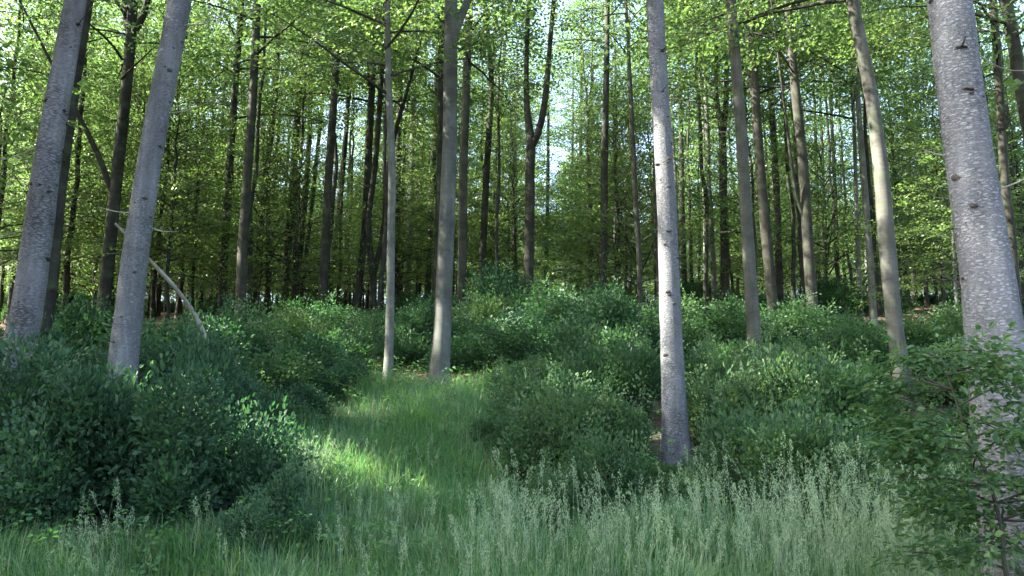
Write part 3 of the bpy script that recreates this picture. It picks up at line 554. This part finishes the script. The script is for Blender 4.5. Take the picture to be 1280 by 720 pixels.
# ------------------------------------------------------------------ grass, seed heads, herbs, litter
def inside(px, Y):
    """how grassy the ground is at photo column px, depth Y"""
    lo = np.interp(Y, [7, 8.7, 9.6, 13, 15, 18.5], [-200, -200, 380, 335, 410, 450]); hi = np.interp(Y, [7, 8.7, 9.6, 13, 15, 18.5], [1500, 1500, 650, 630, 640, 640])
    return smooth(-25, 40, px - lo) * smooth(-25, 40, hi - px) * (1 - smooth(16.5, 18.5, Y))
def grass():
    rng = np.random.default_rng(21); mb = MB(); n = 330000
    Y = 4.5 + 14 * rng.uniform(0, 1, n) ** 1.25; px = rng.uniform(-80, 1360, n); x = gx(px, Y)
    cl = .5 + .5 * np.sin(x * 2.1 + np.sin(Y * 1.7) * 2) * np.cos(Y * 2.4 + x * .8)
    keep = rng.uniform(0, 1, n) < inside(px, Y) * (.45 + .55 * cl); x = x[keep]; Y = Y[keep]; px = px[keep]; cl = cl[keep]; n = len(x)
    h = (.24 + .34 * cl) * np.where(Y < 9.6, np.interp(px, [350, 620], [.62, 1.0]), 1) * rng.uniform(.4, 1.5, n) * np.where(Y > 12, .85, 1.0); az = rng.uniform(0, 6.283, n); az = np.where(rng.uniform(0, 1, n) < .6, 3 * np.sin(x * 1.3 + np.sin(Y * 2.1)) + 2 * np.cos(Y * 1.1 + x * .7) + rng.normal(0, .7, n), az); lean = rng.gamma(1.6, .38, n) * (.5 + cl)
    w = rng.uniform(.003, .0058, n); z = ground(x, Y) - .02
    hd = np.stack([np.cos(az), np.sin(az), 0 * az], 1); sd = np.stack([-np.sin(az + rng.normal(0, .6, n)), np.cos(az), 0 * az], 1); b = np.stack([x, Y, z], 1)
    def ring(f, wf):
        c = b + hd * (h * lean * f ** 2)[:, None] + np.array([0, 0, 1.0]) * (h * f * (1 - .35 * np.clip(lean, 0, 1) * f))[:, None]; return c - sd * (w * wf)[:, None], c + sd * (w * wf)[:, None]
    a0, a1 = ring(0, 1); b0, b1 = ring(.4, .95); c0, c1 = ring(.75, .65); d0, d1 = ring(1.0, .08)
    V = np.stack([a0, a1, b0, b1, c0, c1, d0, d1], 1); k = (np.arange(n) * 8)[:, None, None]
    mb.add(V, k + np.array([[0, 1, 3, 2], [2, 3, 5, 4], [4, 5, 7, 6]])[None], 0)
    o = bpy.data.objects.new('grass', mb.mesh('grass', [GRASS])); COL.objects.link(o); tag(o, 'soft green grass over the clearing and along the front', 'grass', kind='stuff')
grass()
def seeds():
    rng = np.random.default_rng(22); mb = MB(); P = []
    for (n, a, b, y0, y1) in ((780, 610, 1180, 6.6, 8.8), (50, 420, 620, 6.8, 9.0), (40, -20, 300, 7.0, 8.8), (110, 325, 425, 9.8, 11.6), (40, 1050, 1200, 6.4, 8.0), (26, 430, 640, 10, 16)):
        cn = max(3, n // 9); k = rng.integers(0, cn, n); Y = np.clip(rng.uniform(y0, y1, cn)[k] + rng.normal(0, .3, n), y0, y1); px = rng.uniform(a, b, cn)[k] + rng.normal(0, 28, n); P += list(zip(gx(px, Y), Y))
    spk = (np.array([[0, 0, 0], [.5, .22, 0], [1, 0, 0], [.5, -.22, 0]]), LEAF4[1])
    QP = []; QX = []; qs = []
    for (x, y) in P:
        h = rng.uniform(.52, 1.06) * (1 if y < 11 else .75) * (1 if x > -.3 else .6); az = rng.uniform(0, 6.28); l = abs(rng.normal(.12, .1)); b = np.array([x, y, float(ground(x, y)) - .02])
        f = np.linspace(0, 1, 6)[:, None]; c = b + f * np.array([0, 0, h]) + f ** 2.2 * np.array([math.cos(az), math.sin(az), -.15]) * l * h
        tube(mb, c, np.linspace(.0022, .0012, 6), 3, 0)
        t = unit(c[-1] - c[-2]); L = rng.uniform(.14, .24); m = 60; u = rng.uniform(0, 1, m)
        d = rng.normal(0, 1, (m, 3)); d = unit(d - (d @ t)[:, None] * t) ; wd = .028 * np.sin(np.pi * np.clip(u * .9 + .1, 0, 1)) * rng.uniform(.2, 1, m)
        QP.append(c[-1] - t * L * .35 + t * L * u[:, None] + d * wd[:, None]); QX.append(t + d * .5 + rng.normal(0, .15, (m, 3))); qs.append(rng.uniform(.010, .019, m))
    QP = np.concatenate(QP); QX = np.concatenate(QX); qs = np.concatenate(qs)
    mb.add(*place(spk, QP, QX, rng.normal(0, 1, QP.shape), qs), 0)
    o = bpy.data.objects.new('tall_seeding_grass', mb.mesh('tall_seeding_grass', [SEED])); COL.objects.link(o); tag(o, 'tall pale seeding grass in front of the right hand shrubs', 'grass', kind='stuff')
seeds()
def herbs():
    rng = np.random.default_rng(23); mb = MB(); protos = [spray(rng, .20, .05, LEAF6, 2, .05, .4) for _ in range(6)]
    n = 5200; Y = rng.uniform(8, 19.5, n); px = rng.uniform(-40, 1320, n); x = gx(px, Y)
    w = inside(px, Y); ok = (rng.uniform(0, 1, n) < np.where(Y > 15.5, .9, .38)) & ((w > .3) | ((Y > 15) & (px > 380) & (px < 760)) | (Y < 10) | (px > 640)); x = x[ok]; Y = Y[ok]; n = len(x)
    z = ground(x, Y) + rng.uniform(.05, .42, n); az = rng.uniform(0, 6.28, n)
    P = np.stack([x, Y, z], 1); X = np.stack([np.cos(az), np.sin(az), rng.normal(.15, .25, n)], 1); Z = np.array([0, -.15, 1.0]) + rng.normal(0, .25, (n, 3))
    scatter(mb, rng, protos, P, X, Z, rng.uniform(.7, 1.5, n), 0)
    o = bpy.data.objects.new('low_herbs', mb.mesh('low_herbs', [LEAF_HERB])); COL.objects.link(o); tag(o, 'low leafy herbs and seedlings growing among the grass', 'ground cover', kind='stuff')
    mb = MB(); n = 26000; Y = rng.uniform(16, 44, n); x = rng.uniform(-1, 1, n) * Y * .62
    P = np.stack([x, Y, ground(x, Y) + rng.uniform(.005, .05, n)], 1); az = rng.uniform(0, 6.28, n)
    mb.add(*place(LEAF4, P, np.stack([np.cos(az), np.sin(az), rng.normal(0, .3, n)], 1), np.array([0, 0, 1.0]) + rng.normal(0, .4, (n, 3)), rng.uniform(.05, .11, n)), 0)
    o = bpy.data.objects.new('fallen_leaves', mb.mesh('fallen_leaves', [LITTER])); COL.objects.link(o); tag(o, 'red brown fallen beech leaves on the forest floor', 'leaf litter', kind='stuff')
herbs()

# ------------------------------------------------------------------ the wood going on beyond both sides of the frame; left trees added to shade the slope
SUN_SPOTS = [(-2.59, 10.53, 1.45, 0.7), (-2.95, 10.8, 1.6, .5), (-2.34, 10.57, 1.32, 0.45), (-2.75, 10.9, 1.6, 0.5), (-1.99, 10.16, 1.21, 0.3), (-1.13, 10.19, 1.12, 0.3), (-1.84, 10.35, 1.24, 0.25), (3.18, 12.06, 2.74, 0.5), (3.64, 15.97, 3.25, 0.4), (0.73, 13.33, 2.8, 0.4), (1.92, 15.54, 3.32, 0.35),
    (6.65, 16.0, 6.75, 0.6), (2.6, 15.83, 3.24, 0.3), (-4.07, 18.93, 3.99, 0.5), (-4.25, 23.16, 4.84, 0.5), (8.24, 23.87, 11.17, 0.4), (-5.11, 23.15, 4.73, 0.6), (-9.78, 26.7, 5.09, 0.5), (0.0, 19.09, 4.27, 0.4), (4.68, 12.18, 3.09, 0.5),
    (-4.71, 15.18, 3.31, 0.4), (-1.27, 17.38, 3.8, 0.35), (0.27, 14.89, 2.87, 0.3), (-2.41, 17.73, 2.95, 0.3), (4.51, 32.69, 9.24, 0.7), (9.49, 41.9, 11.39, 0.7), (6.5, 30, 9.0, 0.8), (11, 34, 10.5, 0.8), (9.5, 28, 8.5, 0.7), (3.5, 30, 10, 0.7), (13, 36, 12, .8), (12, 30, 8, .7)]
def sunny(V):                            # a chink in the canopy: points close to the line from a fleck of sun on the slope to the sun
    m = np.zeros(len(V), bool)
    for x, y, z, r in SUN_SPOTS:
        d = V - np.array([x, y, z]); m |= np.linalg.norm(d - (d @ SUN_DIR)[:, None] * SUN_DIR, axis=1) < r
    return m
def distant_wood():
    rng = np.random.default_rng(41); mb = MB(); var = []
    for k in range(3):
        m = beech_crown(950 + k, 20, 1.2, 4.4, 60, .24, LEAF4, .7, .5); hz = np.linspace(-.2, 19, 10); tube(m, np.stack([0 * hz, 0 * hz, hz], 1), .17 * np.clip(1 - hz / 20, .08, 1) ** .7, 6, 1); var.append(m.arrays())
    for k in range(58 + 130):
        low = k >= 58; y = rng.uniform(88, 108) if low else rng.uniform(92, 122); x = rng.uniform(-1, 1) * (.62 * y + 4); px = 640 + F * x / y
        if not low and 390 < px < 425: continue
        v, q, m = var[rng.integers(3)]; a = rng.uniform(0, 6.28); s = rng.uniform(.7, 1.15) * (.5 if low else 1); c_, s_ = math.cos(a), math.sin(a)
        V = np.stack([v[:, 0] * c_ - v[:, 1] * s_, v[:, 0] * s_ + v[:, 1] * c_, v[:, 2] - (1.6 if low else 0)], 1) * s + np.array([x, y, float(ground(x, y))])
        mb.v.append(V.astype(np.float32)); mb.q.append(q + mb.n); mb.m.append(m); mb.n += len(V)
    o = bpy.data.objects.new('distant_woodland', mb.mesh('distant_woodland', CM, (1,))); COL.objects.link(o)
    tag(o, 'pale sunlit woodland beyond the crest of the slope', 'woodland', kind='stuff')
distant_wood()
def side_shade_wood():
    rng = np.random.default_rng(31); mb = MB(); sp = [(-8.6, 5.0), (-12.6, 3.6), (-11.5, 7.5), (-12.8, 14.5), (-15.5, 12.0)]  # first two listed trees added to keep sun off the thickest spruce
    t = 0
    while len(sp) < 60 and t < 20000:
        t += 1
        y = rng.uniform(2, 24) if len(sp) < 53 else rng.uniform(24, 60); x = -(.6 * y + 2.6) - 18 * rng.uniform(0, 1) ** 1.4
        if y < 6 and x > -9: continue
        if any((x - a) ** 2 + (y - b) ** 2 < 8 for a, b in sp): continue
        sp.append((x, y))
    n_left = len(sp)
    while len(sp) < n_left + 14:
        y = rng.uniform(9, 55); x = (.6 * y + 3.5) + rng.uniform(0, 12)
        if any((x - a) ** 2 + (y - b) ** 2 < 14 for a, b in sp): continue
        sp.append((x, y))
    var = []
    for k in range(3):
        m = beech_crown(900 + k, 22, 5.5, 4.2, 40, .17, LEAF4, .8, .6); hz = np.linspace(-.2, 21, 12); tube(m, np.stack([0 * hz, 0 * hz, hz], 1), .2 * np.clip(1 - hz / 22, .08, 1) ** .7, 8, 1); var.append(m.arrays())
    for (x, y) in sp:
        v, q, m = var[rng.integers(3)]; a = rng.uniform(0, 6.28); s = rng.uniform(.85, 1.15); c_, s_ = math.cos(a), math.sin(a)
        V = np.stack([v[:, 0] * c_ - v[:, 1] * s_, v[:, 0] * s_ + v[:, 1] * c_, v[:, 2]], 1) * s + np.array([x, y, float(ground(x, y))])
        ok = ~sunny(V[q[:, 0]]); mb.v.append(V.astype(np.float32)); mb.q.append(q[ok] + mb.n); mb.m.append(m[ok]); mb.n += len(V)
    o = bpy.data.objects.new('surrounding_woodland', mb.mesh('surrounding_woodland', CM, (1,))); COL.objects.link(o)
    tag(o, 'off frame woodland beyond both sides of the clearing, left trees added for shade', 'woodland', kind='stuff')
side_shade_wood()

# let the sun's chinks through the crowns that stand in their way
def open_chinks():
    bpy.context.view_layer.update()
    for o in list(S.objects):
        if o.type != 'MESH' or not o.name.startswith('crown'): continue
        M = np.array(o.matrix_world); c = M[:3, 3]; hit = False
        for x, y, z, r in SUN_SPOTS:
            p = np.array([x, y, z]); d = c - p; h = SUN_DIR[:2] / np.linalg.norm(SUN_DIR[:2]); al = d[:2] @ h
            if 0 < al < 30 and np.linalg.norm(d[:2] - al * h) < 5.5: hit = True; break
        if not hit: continue
        me = o.data; nv = len(me.vertices); v = np.empty(nv * 3, np.float32); me.vertices.foreach_get('co', v); v = v.reshape(-1, 3)
        q = np.empty(len(me.loops), np.int32); me.loops.foreach_get('vertex_index', q); q = q.reshape(-1, 4); m = np.empty(len(q), np.int32); me.polygons.foreach_get('material_index', m)
        cut = sunny(v[q[:, 0]] @ M[:3, :3].T + M[:3, 3]) & (m == 0)
        if not cut.any(): continue
        nb = MB(); nb.add(v, q[~cut]); nb.m = [m[~cut]]; o.data = nb.mesh(me.name, list(me.materials), (1,))
open_chinks()
